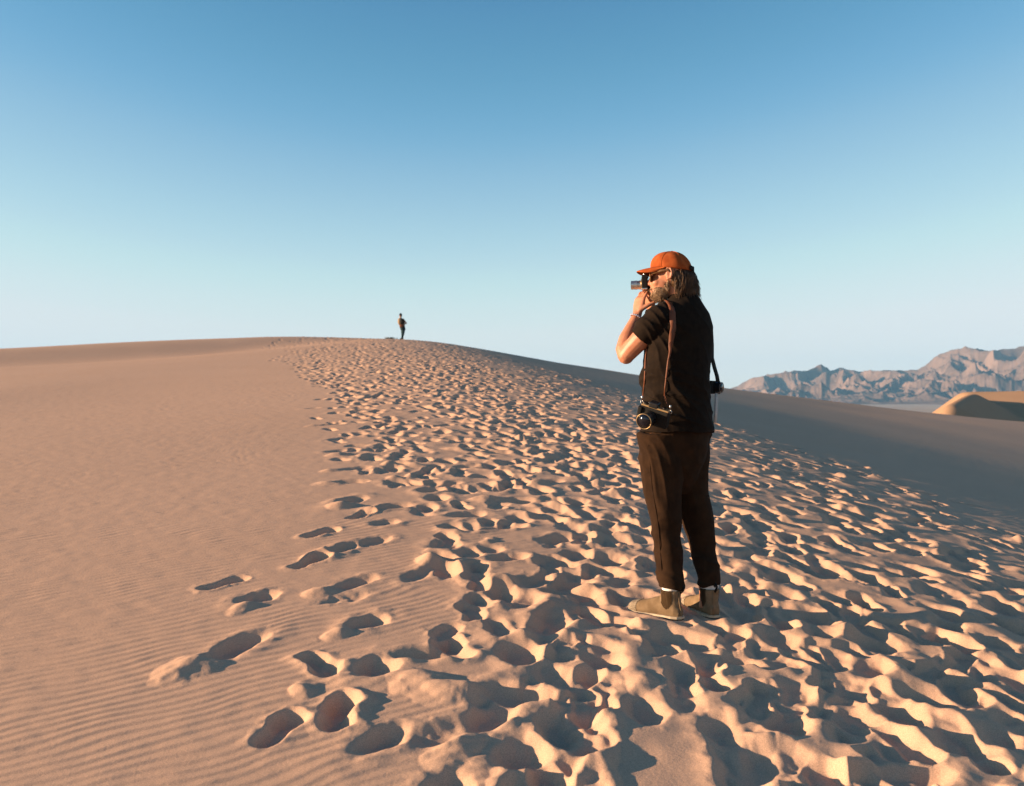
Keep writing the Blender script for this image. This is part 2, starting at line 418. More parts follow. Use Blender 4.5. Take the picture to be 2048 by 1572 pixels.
# a nearer lee face (shaded) and, behind it, a gentle slope that catches the sun
ca_, sa_ = 22.7 / 46.0, 40 / 46.0
al = (DX - 45.3) * ca_ + (DY - 100) * sa_; q_ = (DX - 45.3) * sa_ - (DY - 100) * ca_
zc = 0.3 + 2.3 * sstep(-20, 46, al) - 0.12 * np.clip(al - 46, 0, 99) - 0.30 * np.clip(8 - al, 0, 99)
lee = np.where(q_ > 0, zc - 0.58 * q_, zc + 0.80 * q_)
slope2 = np.minimum(-1.2 + 0.10 * (DX - 70) + 0.17 * (DY - 130), 2.9 - 0.02 * np.abs(DX - 80))
slope2 = slope2 - 0.15 * np.clip(DY - 165, 0, 99) - 0.7 * np.clip(71.5 + (DY - 150) * 0.42 - DX, 0, 99)
H2 = np.maximum(np.maximum(lee, slope2), -7.4)
for _ in range(3):
    H2[1:-1, 1:-1] = (H2[1:-1, 1:-1] * 2 + H2[:-2, 1:-1] + H2[2:, 1:-1] + H2[1:-1, :-2] + H2[1:-1, 2:]) / 6
H2 += 0.03 * vnoise(DX / 4, DY / 4, 4)
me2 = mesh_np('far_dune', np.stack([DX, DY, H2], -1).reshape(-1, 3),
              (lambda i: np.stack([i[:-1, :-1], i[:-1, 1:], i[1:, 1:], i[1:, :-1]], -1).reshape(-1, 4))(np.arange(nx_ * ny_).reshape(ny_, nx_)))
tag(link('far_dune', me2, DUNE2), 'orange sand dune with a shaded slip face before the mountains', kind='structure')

# ------------------------------------------------------------------ mountains
ROCK = noise_mat('pinkish desert rock', (0.115, 0.078, 0.065), (0.225, 0.15, 0.12), 0.0035, 1.0, 0.05, bump=0.6, bscale=0.01, bdist=25, detail=8)
SK_X = np.array([900, 1300, 1400, 1440, 1475, 1500, 1540, 1570, 1600, 1620, 1643, 1660, 1680, 1700, 1720, 1760, 1800, 1835, 1850, 1870, 1900, 1940, 1960, 2000, 2048, 2200, 2500, 2900.])
SK_Y = np.array([800, 800, 793, 782, 770, 757, 748, 743, 742, 740, 731, 742, 738, 742, 746, 744, 744, 745, 738, 722, 714, 708, 714, 715, 712, 722, 735, 760.])
mph = np.radians(np.linspace(6, 44, 1000)); mr = np.linspace(8300, 13600, 230)
mpx = 1024 + 1902 * np.tan(mph)
elev = (800 - np.interp(mpx, SK_X, SK_Y)) / 1902 / np.cos(mph) * 0.985
RC = 11800.0 + 500 * vnoise(mph * 18, mph * 0, 2)              # distance of the main crest
MR = mr[:, None] + 0 * mph[None]; MP = mph[None] + 0 * mr[:, None]
HC = (elev * RC)[None] * np.ones_like(MR)
t = (MR - 8500) / (RC[None] - 8500)
rise = np.where(t < 1, np.clip(t, 0, 1) ** 1.05, np.clip(1 - (t - 1) / 0.8, 0, 1) ** 0.8)
MXX = MR * np.sin(MP); MYY = MR * np.cos(MP)
def ridged(x, y, k, n=5):
    s = 0; a = 1; w = 1; tt = 0
    for i in range(n):
        v = (1 - np.abs(vnoise(x * 2 ** i + 5.1 * i, y * 2 ** i + 3.7 * i, k + i))) ** 2
        s = s + a * v * w; tt += a; w = np.clip(v * 1.4, 0, 1); a *= 0.5
    return s / tt
wxx = MXX + 260 * fbm(MXX / 900, MYY / 900, 5, 3); wyy = MYY + 260 * fbm(MXX / 900 + 7, MYY / 900, 6, 3)
rg = ridged(wxx / 1000, wyy / 1700, 3, 7)
spur = ridged(wxx / 520 + 3, wyy / 1100, 8, 5)
amp = np.clip((1 - np.abs(t - 1) * 1.0), 0, 1)
fade = 1 - sstep(0.93, 1.0, t) * sstep(1.2, 1.0, t)          # keep the measured skyline
M = HC * rise * (1 + (rg - 0.62) * 1.15 * fade + (spur - 0.5) * 0.6 * fade)
M += HC * 0.30 * fade * sstep(0.1, 0.5, rise) * (ridged(wxx / 400 + 2, wyy / 560, 5, 6) - 0.55)
gul = ridged(MP * 52 + 0.5 * fbm(MXX / 700, MYY / 700, 2, 2), MR / 2600, 9, 5)
M += 50 * (0.25 + 0.75 * fade) * (gul - 0.55) * sstep(0.12, 0.45, rise) * np.clip(HC / 300, 0, 1.3)
M += 84 * (0.35 + 0.65 * fade) * (ridged(wxx / 260, wyy / 420, 10, 5) - 0.5) * sstep(0.02, 0.3, rise) * np.clip(HC / 200, 0, 1)
CAPZ = elev[None] * MR * (0.935 + 0.08 * ridged(MP * 120, MR / 900, 4, 4))
M = np.minimum(M, CAPZ)
M = M - 34 * (1 - np.clip(rise * 3, 0, 1))
M = np.where(rise <= 0, -45, M) - 8
mv = np.stack([MXX, MYY, M], -1).reshape(-1, 3)
mi = np.arange(M.size).reshape(M.shape)
mm_ = mesh_np('mountains', mv, np.stack([mi[:-1, :-1], mi[:-1, 1:], mi[1:, 1:], mi[1:, :-1]], -1).reshape(-1, 4)[:, ::-1])
tag(link('mountains', mm_, ROCK), 'hazy pink and blue mountain range on the right horizon', kind='structure')

# ------------------------------------------------------------------ desert air
HAZE_D = 3.0e-5
hm = bpy.data.materials.new('desert air'); hm.use_nodes = True
hn = hm.node_tree.nodes; hn.clear()
ho = hn.new('ShaderNodeOutputMaterial'); hv = hn.new('ShaderNodeVolumePrincipled')
hv.inputs['Color'].default_value = (0.27, 0.60, 0.92, 1); hv.inputs['Density'].default_value = HAZE_D
hv.inputs['Anisotropy'].default_value = 0.0
hm.node_tree.links.new(hv.outputs['Volume'], ho.inputs['Volume'])
bm = bmesh.new(); bmesh.ops.create_cube(bm, size=1.0)
for v in bm.verts:
    v.co = Vector((v.co.x * 33000, v.co.y * 33000, -60 if v.co.z < 0 else 720))
hz = bpy.data.meshes.new('haze'); bm.to_mesh(hz); bm.free()
tag(link('haze', hz, hm), 'pale blue haze in the desert air', kind='stuff')

# ------------------------------------------------------------------ figure-building helpers
YD = 4.83
def W(px, py, dy=0.0):
    """a point at the photographer's distance (metres), read off the view"""
    d = YD + dy
    return Vector(((px - 1024) / 1902 * d, d, CAM_Z + (800 - py) / 1902 * d))

def ring_loft(rings, cap=True):
    """rings: list of equal-length lists of Vectors"""
    n = len(rings[0]); V = [v for r in rings for v in r]; F = []
    for i in range(len(rings) - 1):
        for j in range(n):
            a, b = i * n + j, i * n + (j + 1) % n
            F.append((a, b, b + n, a + n))
    if cap:
        for base_i, order in ((0, -1), ((len(rings) - 1) * n, 1)):
            c = len(V); V.append(sum((V[base_i + j] for j in range(n)), Vector()) / n)
            for j in range(n):
                a, b = base_i + j, base_i + (j + 1) % n
                F.append((a, b, c) if order > 0 else (b, a, c))
    return V, F

def ell_ring(c, A, B, n=24, p=2.0):
    out = []
    for k in range(n):
        t = 2 * math.pi * k / n; ct, st = math.cos(t), math.sin(t)
        out.append(c + A * math.copysign(abs(ct) ** (2 / p), ct) + B * math.copysign(abs(st) ** (2 / p), st))
    return out

def tube(pts, n=16, flat=1.0, ref=Vector((0, 0, 1))):
    """pts: (Vector, radius); closed tube, its frame carried along without twist"""
    rings = []; u = None
    for i, (c, r) in enumerate(pts):
        a = pts[max(i - 1, 0)][0]; b = pts[min(i + 1, len(pts) - 1)][0]
        t = (b - a).normalized()
        if u is None:
            u = t.cross(ref)
            if u.length < 1e-2:
                u = t.cross(Vector((0, 1, 0)))
        else:
            u = u - t * u.dot(t)
        u.normalize(); v = u.cross(t).normalized()
        rings.append(ell_ring(c, u * r, v * r * flat, n))
    return ring_loft(rings)

def round_tube(pts, n=14):
    """tube with hemispherical ends"""
    (c0, r0), (c1, r1) = pts[0], pts[-1]
    t0 = (pts[1][0] - c0).normalized(); t1 = (c1 - pts[-2][0]).normalized()
    head = [(c0 - t0 * r0 * math.cos(a), r0 * max(math.sin(a), 0.05)) for a in (0.15, 0.6, 1.1)]
    tail = [(c1 + t1 * r1 * math.cos(a), r1 * max(math.sin(a), 0.05)) for a in (1.1, 0.6, 0.15)]
    return tube(head + list(pts) + tail, n)

def ellipsoid(c, A, B, Cv, nu=20, nv=12):
    rings = []
    for i in range(1, nv):
        th = math.pi * i / nv
        rings.append(ell_ring(c + Cv * -math.cos(th), A * math.sin(th), B * math.sin(th), nu))
    return ring_loft(rings)

def box_part(c, A, B, Cv):
    V = [c + A * x + B * y + Cv * z for x in (-1, 1) for y in (-1, 1) for z in (-1, 1)]
    return V, [(0, 1, 3, 2), (4, 6, 7, 5), (0, 4, 5, 1), (2, 3, 7, 6), (0, 2, 6, 4), (1, 5, 7, 3)]

def join(parts):
    V, F = [], []
    for v, f in parts:
        o = len(V); V += list(v); F += [tuple(i + o for i in q) for q in f]
    return V, F

def raw_mesh(name, parts, origin=Vector(), smooth=True):
    V, F = join(parts)
    me = bpy.data.meshes.new(name)
    me.from_pydata([tuple(v - origin) for v in V], [], F)
    bm = bmesh.new(); bm.from_mesh(me); bmesh.ops.recalc_face_normals(bm, faces=bm.faces); bm.to_mesh(me); bm.free()
    me.polygons.foreach_set('use_smooth', np.full(len(me.polygons), smooth))
    return me

def organic(name, parts, origin, voxel=0.005, smooth=4, ratio=None):
    """weld overlapping closed pieces into one continuous skin"""
    me = raw_mesh(name, parts, origin)
    o = bpy.data.objects.new('tmp', me); COL.objects.link(o)
    m = o.modifiers.new('r', 'REMESH'); m.mode = 'VOXEL'; m.voxel_size = voxel; m.use_smooth_shade = True
    if smooth:
        m = o.modifiers.new('s', 'SMOOTH'); m.iterations = smooth; m.factor = 0.5
    if ratio:
        m = o.modifiers.new('d', 'DECIMATE'); m.ratio = ratio
    dg = bpy.context.evaluated_depsgraph_get()
    out = bpy.data.meshes.new_from_object(o.evaluated_get(dg))
    bpy.data.objects.remove(o); bpy.data.meshes.remove(me)
    out.name = name
    out.polygons.foreach_set('use_smooth', np.full(len(out.polygons), True))
    return out

def verts_np(me):
    a = np.empty(len(me.vertices) * 3, np.float32); me.vertices.foreach_get('co', a); b = np.empty_like(a); me.vertices.foreach_get('normal', b)
    return a.reshape(-1, 3), b.reshape(-1, 3)

def displace(me, fn):
    co, no = verts_np(me)
    co = co + no * fn(co, no)[:, None]
    me.vertices.foreach_set('co', co.astype(np.float32).ravel()); me.update()

def patch(name, me, sel, off, thick=0.0):
    """copy the faces whose centre satisfies sel(), lifted off the surface"""
    co, no = verts_np(me)
    F = [tuple(p.vertices) for p in me.polygons if sel(Vector(p.center))]
    idx = sorted({i for f in F for i in f}); mp = {i: k for k, i in enumerate(idx)}
    V = [tuple(co[i] + no[i] * off) for i in idx]
    out = bpy.data.meshes.new(name); out.from_pydata(V, [], [tuple(mp[i] for i in f) for f in F])
    out.polygons.foreach_set('use_smooth', np.full(len(out.polygons), True))
    bm = bmesh.new(); bm.from_mesh(out)
    bmesh.ops.smooth_vert(bm, verts=[v for v in bm.verts if v.is_boundary], factor=0.5, use_axis_x=True, use_axis_y=True, use_axis_z=True)
    g = bmesh.ops.extrude_face_region(bm, geom=bm.faces[:])
    for v in g['geom']:
        if isinstance(v, bmesh.types.BMVert):
            v.co += v.normal * (-off - 0.002) if False else Vector()
    bm.to_mesh(out); bm.free()
    return out

def ribbon(pts, thick=0.0018):
    """pts: (centre, half width vector, normal) -> thin closed strap"""
    rings = []
    for c, hw, n in pts:
        rings.append([c - hw + n * thick, c + hw + n * thick, c + hw - n * thick, c - hw - n * thick])
    return ring_loft(rings)

def chain(pts, r0, r1, n=4):
    m = len(pts)
    return tube([(p, r0 + (r1 - r0) * i / (m - 1)) for i, p in enumerate(pts)], n)

# ------------------------------------------------------------------ materials for the photographer
def skin_mat(name, c1, c2):
    m = noise_mat(name, c1, c2, 22, 0.5, 0.4, bump=0.25, bscale=160, bdist=0.0012)
    b = m.node_tree.nodes['Principled BSDF']
    b.inputs['Subsurface Weight'].default_value = 0.15
    b.inputs['Subsurface Radius'].default_value = (0.012, 0.005, 0.003)
    b.inputs['Subsurface Scale'].default_value = 0.6
    return m
M_SKIN = skin_mat('sun-warmed skin', (0.40, 0.155, 0.080), (0.48, 0.205, 0.115))
M_SHIRT = noise_mat('black cotton', (0.0088, 0.0048, 0.0025), (0.0150, 0.0082, 0.0042), 30, 0.95, 0.15, bump=0.3, bscale=350, bdist=0.001)
M_TROUS = noise_mat('dark brown cotton twill', (0.0195, 0.0088, 0.0036), (0.031, 0.0142, 0.0058), 18, 0.95, 0.15, bump=0.35, bscale=300, bdist=0.001)
M_CAP = noise_mat('rust orange cotton', (0.31, 0.062, 0.015), (0.39, 0.090, 0.023), 40, 0.95, 0.1, bump=0.35, bscale=260, bdist=0.001)
M_HAIR = noise_mat('brown hair', (0.022, 0.010, 0.004), (0.125, 0.058, 0.020), 60, 0.55, 0.4, stretch=(1, 1, .2))
M_BEARD = noise_mat('greying beard', (0.15, 0.08, 0.04), (0.34, 0.22, 0.13), 90, 0.75, 0.3, bump=0.6, bscale=240, bdist=0.003)
M_BOOT = noise_mat('sand-coloured suede', (0.165, 0.105, 0.056), (0.235, 0.155, 0.088), 24, 0.95, 0.15, bump=0.35, bscale=300, bdist=0.001)
M_ELAST = noise_mat('brown elastic', (0.075, 0.042, 0.018), (0.105, 0.060, 0.028), 120, 0.9, 0.2, bump=0.6, bscale=420, bdist=0.001, stretch=(1, 1, 0.1))
M_SOLE = noise_mat('dark crepe sole', (0.045, 0.03, 0.02), (0.07, 0.045, 0.03), 40, 0.9, 0.2)
M_RUBBER = noise_mat('cream rubber', (0.40, 0.30, 0.20), (0.50, 0.39, 0.27), 30, 0.7, 0.3)
M_SOCK = noise_mat('white ribbed sock', (0.70, 0.64, 0.58), (0.82, 0.78, 0.73), 80, 0.95, 0.1, bump=0.8, bscale=200, bdist=0.002, stretch=(1, 1, 0.05))
M_TORT = noise_mat('tortoiseshell frame', (0.09, 0.035, 0.012), (0.30, 0.15, 0.06), 45, 0.3, 0.5)
M_LENS = new_mat('amber sunglass lens', (0.16, 0.05, 0.012), 0.12, 0.6)
M_LEATHER = noise_mat('tan leather', (0.115, 0.032, 0.011), (0.165, 0.050, 0.018), 50, 0.6, 0.35, bump=0.2, bscale=200, bdist=0.001)
M_BLACK = noise_mat('black camera leatherette', (0.006, 0.0055, 0.005), (0.011, 0.010, 0.009), 200, 0.6, 0.18, bump=0.4, bscale=500, bdist=0.001)
M_GLOSSB = new_mat('black enamel', (0.012, 0.012, 0.013), 0.3, 0.5)
M_STEEL = new_mat('brushed steel', (0.55, 0.52, 0.48), 0.32, 0.5); M_STEEL.node_tree.nodes['Principled BSDF'].inputs['Metallic'].default_value = 0.9
M_BRASS_GLINT = new_mat('worn brass and golden glint', (0.50, 0.33, 0.16), 0.4, 0.5); M_BRASS_GLINT.node_tree.nodes['Principled BSDF'].inputs['Metallic'].default_value = 0.8
M_GLASS = new_mat('dark lens glass', (0.006, 0.006, 0.010), 0.08, 0.5)
M_WEB = noise_mat('black webbing', (0.014, 0.013, 0.012), (0.022, 0.02, 0.018), 200, 0.9, 0.15)
M_GREYW = noise_mat('pale grey webbing', (0.42, 0.39, 0.36), (0.50, 0.47, 0.44), 120, 0.9, 0.15)
M_BEAD = noise_mat('blue and white beads', (0.10, 0.14, 0.34), (0.60, 0.56, 0.55), 140, 0.4, 0.5)

# ------------------------------------------------------------------ the photographer
FOOT_L, FOOT_R = FEET
GZF = 0.5 * (ground_z(*FOOT_L[0]) + ground_z(*FOOT_R[0]))
P0 = Vector((0.83, 4.80, GZF))
person = empty('person', P0)
tag(person, 'person in orange cap and black t-shirt, seen from behind, raising a camera to the eye', 'person')
fdir = Vector((-0.707, 0.707, 0)); ldir = Vector((-0.707, -0.707, 0)); UP = Vector((0, 0, 1))
def tor(px, py, dy, a, b, p=2.0):
    return ell_ring(W(px, py, dy), ldir * a, fdir * b, 40, p)
def addp(name, me, mat, parent=person):
    o = link(name, me, mat, parent)
    return o

# head frame
gdir = Vector((-0.985, 0.17, -0.02)).normalized(); hlat = Vector((-0.17, -0.985, 0)).normalized(); hup = gdir.cross(hlat).normalized()
if hup.z < 0: hup = -hup
HC0 = W(1344, 545, 0.005)
def H(f, l, u):
    return HC0 + gdir * f + hlat * l + hup * u
def hell(f, l, u, rf, rl, ru):
    return ellipsoid(H(f, l, u), gdir * rf, hlat * rl, hup * ru)

def hand(wr, d, n, t, curls, spread=0.0, thumb=(0.5, 0.6), s=1.0):
    """palm and five bent fingers: d along the hand, n out of the palm, t towards the thumb"""
    d, n, t = d.normalized(), n.normalized(), t.normalized()
    P = [ring_loft([ell_ring(wr + d * a * s, t * w_ * s, n * h_ * s, 16, 2.6) for a, w_, h_ in
         ((-.015, .026, .019), (.015, .031, .018), (.045, .039, .016), (.08, .040, .0135), (.092, .036, .010))])]
    for k, (ln, off) in enumerate(((.071, .030), (.079, .0100), (.074, -.0105), (.060, -.0300))):
        c = curls[k]; b = wr + d * (.085 - (.008 if k == 3 else 0)) * s + t * off * s; dirv = (d + t * (off * spread * 8)).normalized()
        pts = [(b - dirv * .012 * s, .0088 * s), (b, .0090 * s)]
        ang = 0.0; pos = b
        for q, fr in enumerate((.45, .30, .25)):
            ang += c[q]
            v = dirv * math.cos(ang) + n * math.sin(ang)
            pos = pos + v * ln * fr * s
            pts.append((pos, (.0088 - .0009 * (q + 1)) * s))
        P.append(round_tube(pts, 10))
    b = wr + d * .022 * s + t * .026 * s
    a1, a2 = thumb
    v1 = (d * .62 + t * .66 + n * .42).normalized(); v2 = (v1 * math.cos(a1) + n * math.sin(a1)).normalized()
    v3 = (v2 * math.cos(a2) + (d * .5 + n * .3 - t * .5).normalized() * math.sin(a2)).normalized()
    p1 = b + v1 * .042 * s; p2 = p1 + v2 * .030 * s; p3 = p2 + v3 * .022 * s
    P.append(round_tube([(b - v1 * .012, .013 * s), (b, .0135 * s), (p1, .0115 * s), (p2, .0098 * s), (p3, .008 * s)], 10))
    return P

body = []
# torso, hips and legs under the clothes
body.append(ring_loft([tor(*a) for a in ((1352, 880, 0, .165, .13), (1352, 850, 0, .175, .14), (1351, 790, 0, .165, .135), (1354, 730, 0, .17, .13),
                                       (1358, 685, 0, .185, .12), (1363, 645, 0, .18, .105), (1368, 618, 0, .12, .08), (1370, 604, 0, .06, .055))]))
for pts in (((1322, 865, -.07, .085), (1326, 960, -.075, .072), (1332, 1040, -.085, .054), (1338, 1120, -.10, .047), (1343, 1195, -.112, .034), (1344, 1222, -.112, .034)),
            ((1388, 865, .06, .085), (1382, 960, .055, .070), (1396, 1040, .04, .052), (1409, 1120, .0, .045), (1412, 1188, -.055, .034), (1411, 1215, -.058, .034))):
    body.append(tube([(W(a, b, c), r) for a, b, c, r in pts]))
# neck and head
body.append(round_tube([(W(1374, 618, 0), .062), (W(1362, 592, .0), .056), (W(1350, 572, .003), .054)]))
body += [hell(0, 0, 0, .098, .076, .098), hell(.045, 0, -.055, .066, .060, .072), hell(.058, 0, -.100, .050, .047, .040),
         hell(.088, 0, .012, .018, .055, .016), hell(.075, .036, -.052, .026, .022, .024), hell(.075, -.036, -.052, .026, .022, .024),
         hell(.095, 0, -.088, .018, .024, .012)]
body.append(round_tube([(H(.094, 0, -.012), .011), (H(.108, 0, -.036), .012), (H(.119, 0, -.052), .0125)]))
body += [hell(.110, .010, -.056, .011, .007, .008), hell(.110, -.010, -.056, .011, .007, .008)]
for sgn in (1, -1):       # ears: a shell, a rim and a lobe
    body.append(hell(.016, sgn * .078, -.014, .015, .006, .027))
    rim = []
    for a in np.linspace(-2.2, 2.4, 14):
        rim.append((H(.016 - .018 * math.cos(a) * .9, sgn * (.083 + .004 * math.cos(a)), -.012 + .030 * math.sin(a)), .0042))
    body.append(round_tube(rim, 8))
    body.append(hell(.022, sgn * .080, -.040, .007, .005, .009))
# left arm, raised, elbow out to the left of the view
body.append(round_tube([(W(1330, 630, -.08), .055), (W(1312, 642, -.115), .056), (W(1296, 662, -.10), .053), (W(1278, 682, -.075), .051),
                        (W(1262, 699, -.05), .047), (W(1252, 711, -.035), .042)]))
body.append(round_tube([(W(1252, 712, -.035), .042), (W(1248, 698, -.012), .043), (W(1253, 678, .012), .040), (W(1263, 655, .035), .032), (W(1272, 635, .057), .0245), (W(1275, 628, .060), .024)]))
hd = (W(1281, 596, .075) - W(1275, 628, .060)).normalized()
hn = Vector((0.80, 0.58, 0.0)); hn = (hn - hd * hn.dot(hd)).normalized(); ht = hn.cross(hd); ht = ht if ht.y < 0 else -ht
body += hand(W(1275, 627, .060), hd, hn, ht, [(.25, .35, .3), (.30, .45, .4), (.38, .5, .45), (.45, .6, .5)], .5, (.25, .25), 0.96)
# right arm, on the far side of the chest, its hand on the camera grip
body.append(round_tube([(W(1400, 640, .12), .056), (W(1385, 672, .17), .052), (W(1358, 712, .23), .044), (W(1348, 725, .25), .040)]))
body.append(round_tube([(W(1348, 725, .25), .040), (W(1333, 690, .225), .040), (W(1312, 645, .185), .030), (W(1303, 622, .165), .024)]))
rd = (W(1292, 577, .135) - W(1303, 622, .165)).normalized()
rn = Vector((-0.85, -0.50, 0.15)); rn = (rn - rd * rn.dot(rd)).normalized(); rt = rn.cross(rd); rt = rt if rt.x > 0 else -rt
body += hand(W(1303, 621, .164), rd, rn, rt, [(.45, .9, .7), (.5, 1.0, .8), (.5, 1.0, .8), (.55, 1.0, .8)], .2, (.3, .5), 0.94)
body_me = organic('body', body, P0, 0.0042, 3, 0.45)
addp('body', body_me, M_SKIN)

# ---- t-shirt
def fold_noise(co, k, f1, f2, ax1, ax2):
    """long soft folds running across ax1, broken up along ax2"""
    u = co @ np.array(ax1); v = co @ np.array(ax2)
    w = 1 - np.abs(vnoise(u * f1 + 2.0 * vnoise(v * 4, u * 3, k + 1), v * f2, k)) * 2
    return np.clip(w, -0.6, 1)
shirt = [ring_loft([tor(*a) for a in ((1352, 864, 0, .211, .180), (1352, 850, 0, .209, .178), (1351, 800, 0, .194, .168), (1353, 745, 0, .199, .160), (1358, 692, 0, .214, .149),
                                      (1363, 652, 0, .212, .135), (1367, 626, 0, .175, .112), (1366, 610, 0, .128, .100), (1368, 597, 0, .088, .082), (1367, 588, 0, .072, .068))])]
shirt.append(tube([(W(1336, 628, -.06), .070), (W(1316, 638, -.112), .074), (W(1300, 656, -.105), .072), (W(1288, 669, -.092), .069), (W(1281, 677, -.084), .066)], 24))
shirt.append(ellipsoid(W(1322, 622, -.03), Vector((.055, 0, 0)), Vector((0, .055, 0)), Vector((0, 0, .034))))
shirt.append(tube([(W(1392, 636, .08), .070), (W(1398, 650, .135), .072), (W(1386, 672, .17), .068), (W(1374, 690, .20), .064)], 24))
shirt_me = organic('t_shirt', shirt, P0, 0.0055, 3)
S_DROP = np.array([0.45, -0.30, -0.84])
def ridge_folds(co, k, f1, f2, ax1, ax2, p=2.5):
    """crisp drape ridges across ax1, long along ax2"""
    u = co @ np.array(ax1); v = co @ np.array(ax2)
    n = vnoise(u * f1 + 0.9 * vnoise(v * 5, u * 4, k + 1), v * f2, k)
    return (1 - np.abs(n)) ** p
def shirt_fold(co, no):
    z = co[:, 2]
    low = sstep(1.34, 1.12, z)
    a = 0.024 * (ridge_folds(co, 2, 11, 2.6, (0.66, 0.30, 0.62), (0.55, -0.25, -0.75)) - 0.45) * low
    c = 0.014 * (ridge_folds(co, 12, 17, 4, (0.30, 0.15, 0.92), (0.85, -0.3, -0.3)) - 0.45) * low
    b = 0.009 * (ridge_folds(co, 5, 22, 5, (0.75, 0.2, 0.5), (0.5, 0.1, -0.8)) - 0.4)
    return (a + b + c) * sstep(0.845, 0.90, z) * (0.30 + 0.70 * sstep(0.12, -0.06, co[:, 0])) - 0.002
displace(shirt_me, shirt_fold)
shirt_o = addp('t_shirt', shirt_me, M_SHIRT)

# ---- trousers
tr = [ring_loft([tor(*a) for a in ((1354, 985, 0, .06, .06), (1353, 955, 0, .105, .10), (1352, 925, 0, .145, .132), (1352, 895, 0, .175, .150), (1352, 865, 0, .188, .160), (1352, 840, 0, .182, .152), (1352, 820, 0, .16, .14))])]
for pts in (((1321, 868, -.068, .112), (1323, 925, -.072, .106), (1325, 985, -.078, .093), (1331, 1040, -.085, .0715), (1336, 1092, -.093, .0685), (1339, 1140, -.103, .066), (1341, 1168, -.115, .0635), (1341, 1175, -.117, .063)),
            ((1384, 868, .065, .096), (1379, 925, .06, .097), (1381, 985, .05, .084), (1395, 1040, .035, .0725), (1406, 1100, .005, .065), (1415, 1140, -.055, .060), (1419, 1163, -.072, .057), (1419, 1169, -.075, .0565))):
    tr.append(ring_loft([ell_ring(W(a, b, c), Vector((r, 0, 0)), Vector((0, r, 0)), 28) for a, b, c, r in pts]))
trous_me = organic('trousers', tr, P0, 0.0055, 5)
def trous_fold(co, no):
    z = co[:, 2]
    knee = np.exp(-((z - 0.47) / 0.10) ** 2) + 1.0 * np.exp(-((z - 0.08) / 0.10) ** 2) + 0.9 * np.exp(-((z - 0.86) / 0.14) ** 2)
    a = 0.010 * fold_noise(co, 7, 11, 4, (0.25, 0.2, 0.9), (0.8, -0.5, 0.3)) * (0.35 + knee)
    b = 0.0035 * fold_noise(co, 9, 20, 3, (0.8, -0.5, 0.2), (0.1, 0.1, 1.0))
    return (a + b) * np.clip((z - 0.01) * 20, 0.2, 1)
displace(trous_me, trous_fold)
trous_o = addp('trousers', trous_me, M_TROUS)
# side seam on the sun-lit leg
bv_tr = BVHTree.FromPolygons([v.co.copy() for v in trous_me.vertices], [tuple(p.vertices) for p in trous_me.polygons])
bv_sh = BVHTree.FromPolygons([v.co.copy() for v in shirt_me.vertices], [tuple(p.vertices) for p in shirt_me.polygons])
EYE = Vector((0, 0, CAM_Z))
def on(bvh, px, py, off):
    """where a sight line meets a garment, a little proud of it (local coordinates)"""
    d = (W(px, py) - EYE).normalized()
    loc, nor, _, _ = bvh.ray_cast(EYE - P0, d)
    if loc is None:
        q = W(px, py, 0) - P0
        loc, nor, _, _ = bvh.find_nearest(q)
    return loc + nor * off, nor
seam = []
for px, py in ((1291, 890), (1294, 930), (1298, 975), (1303, 1005), (1308, 1035), (1311, 1060), (1314, 1100), (1317, 1140), (1320, 1170)):
    c, n_ = on(bv_tr, px + 6, py, 0.0005)
    seam.append((c, 0.0022))
addp('seam', raw_mesh('seam', [tube(seam, 6)]), M_TROUS)

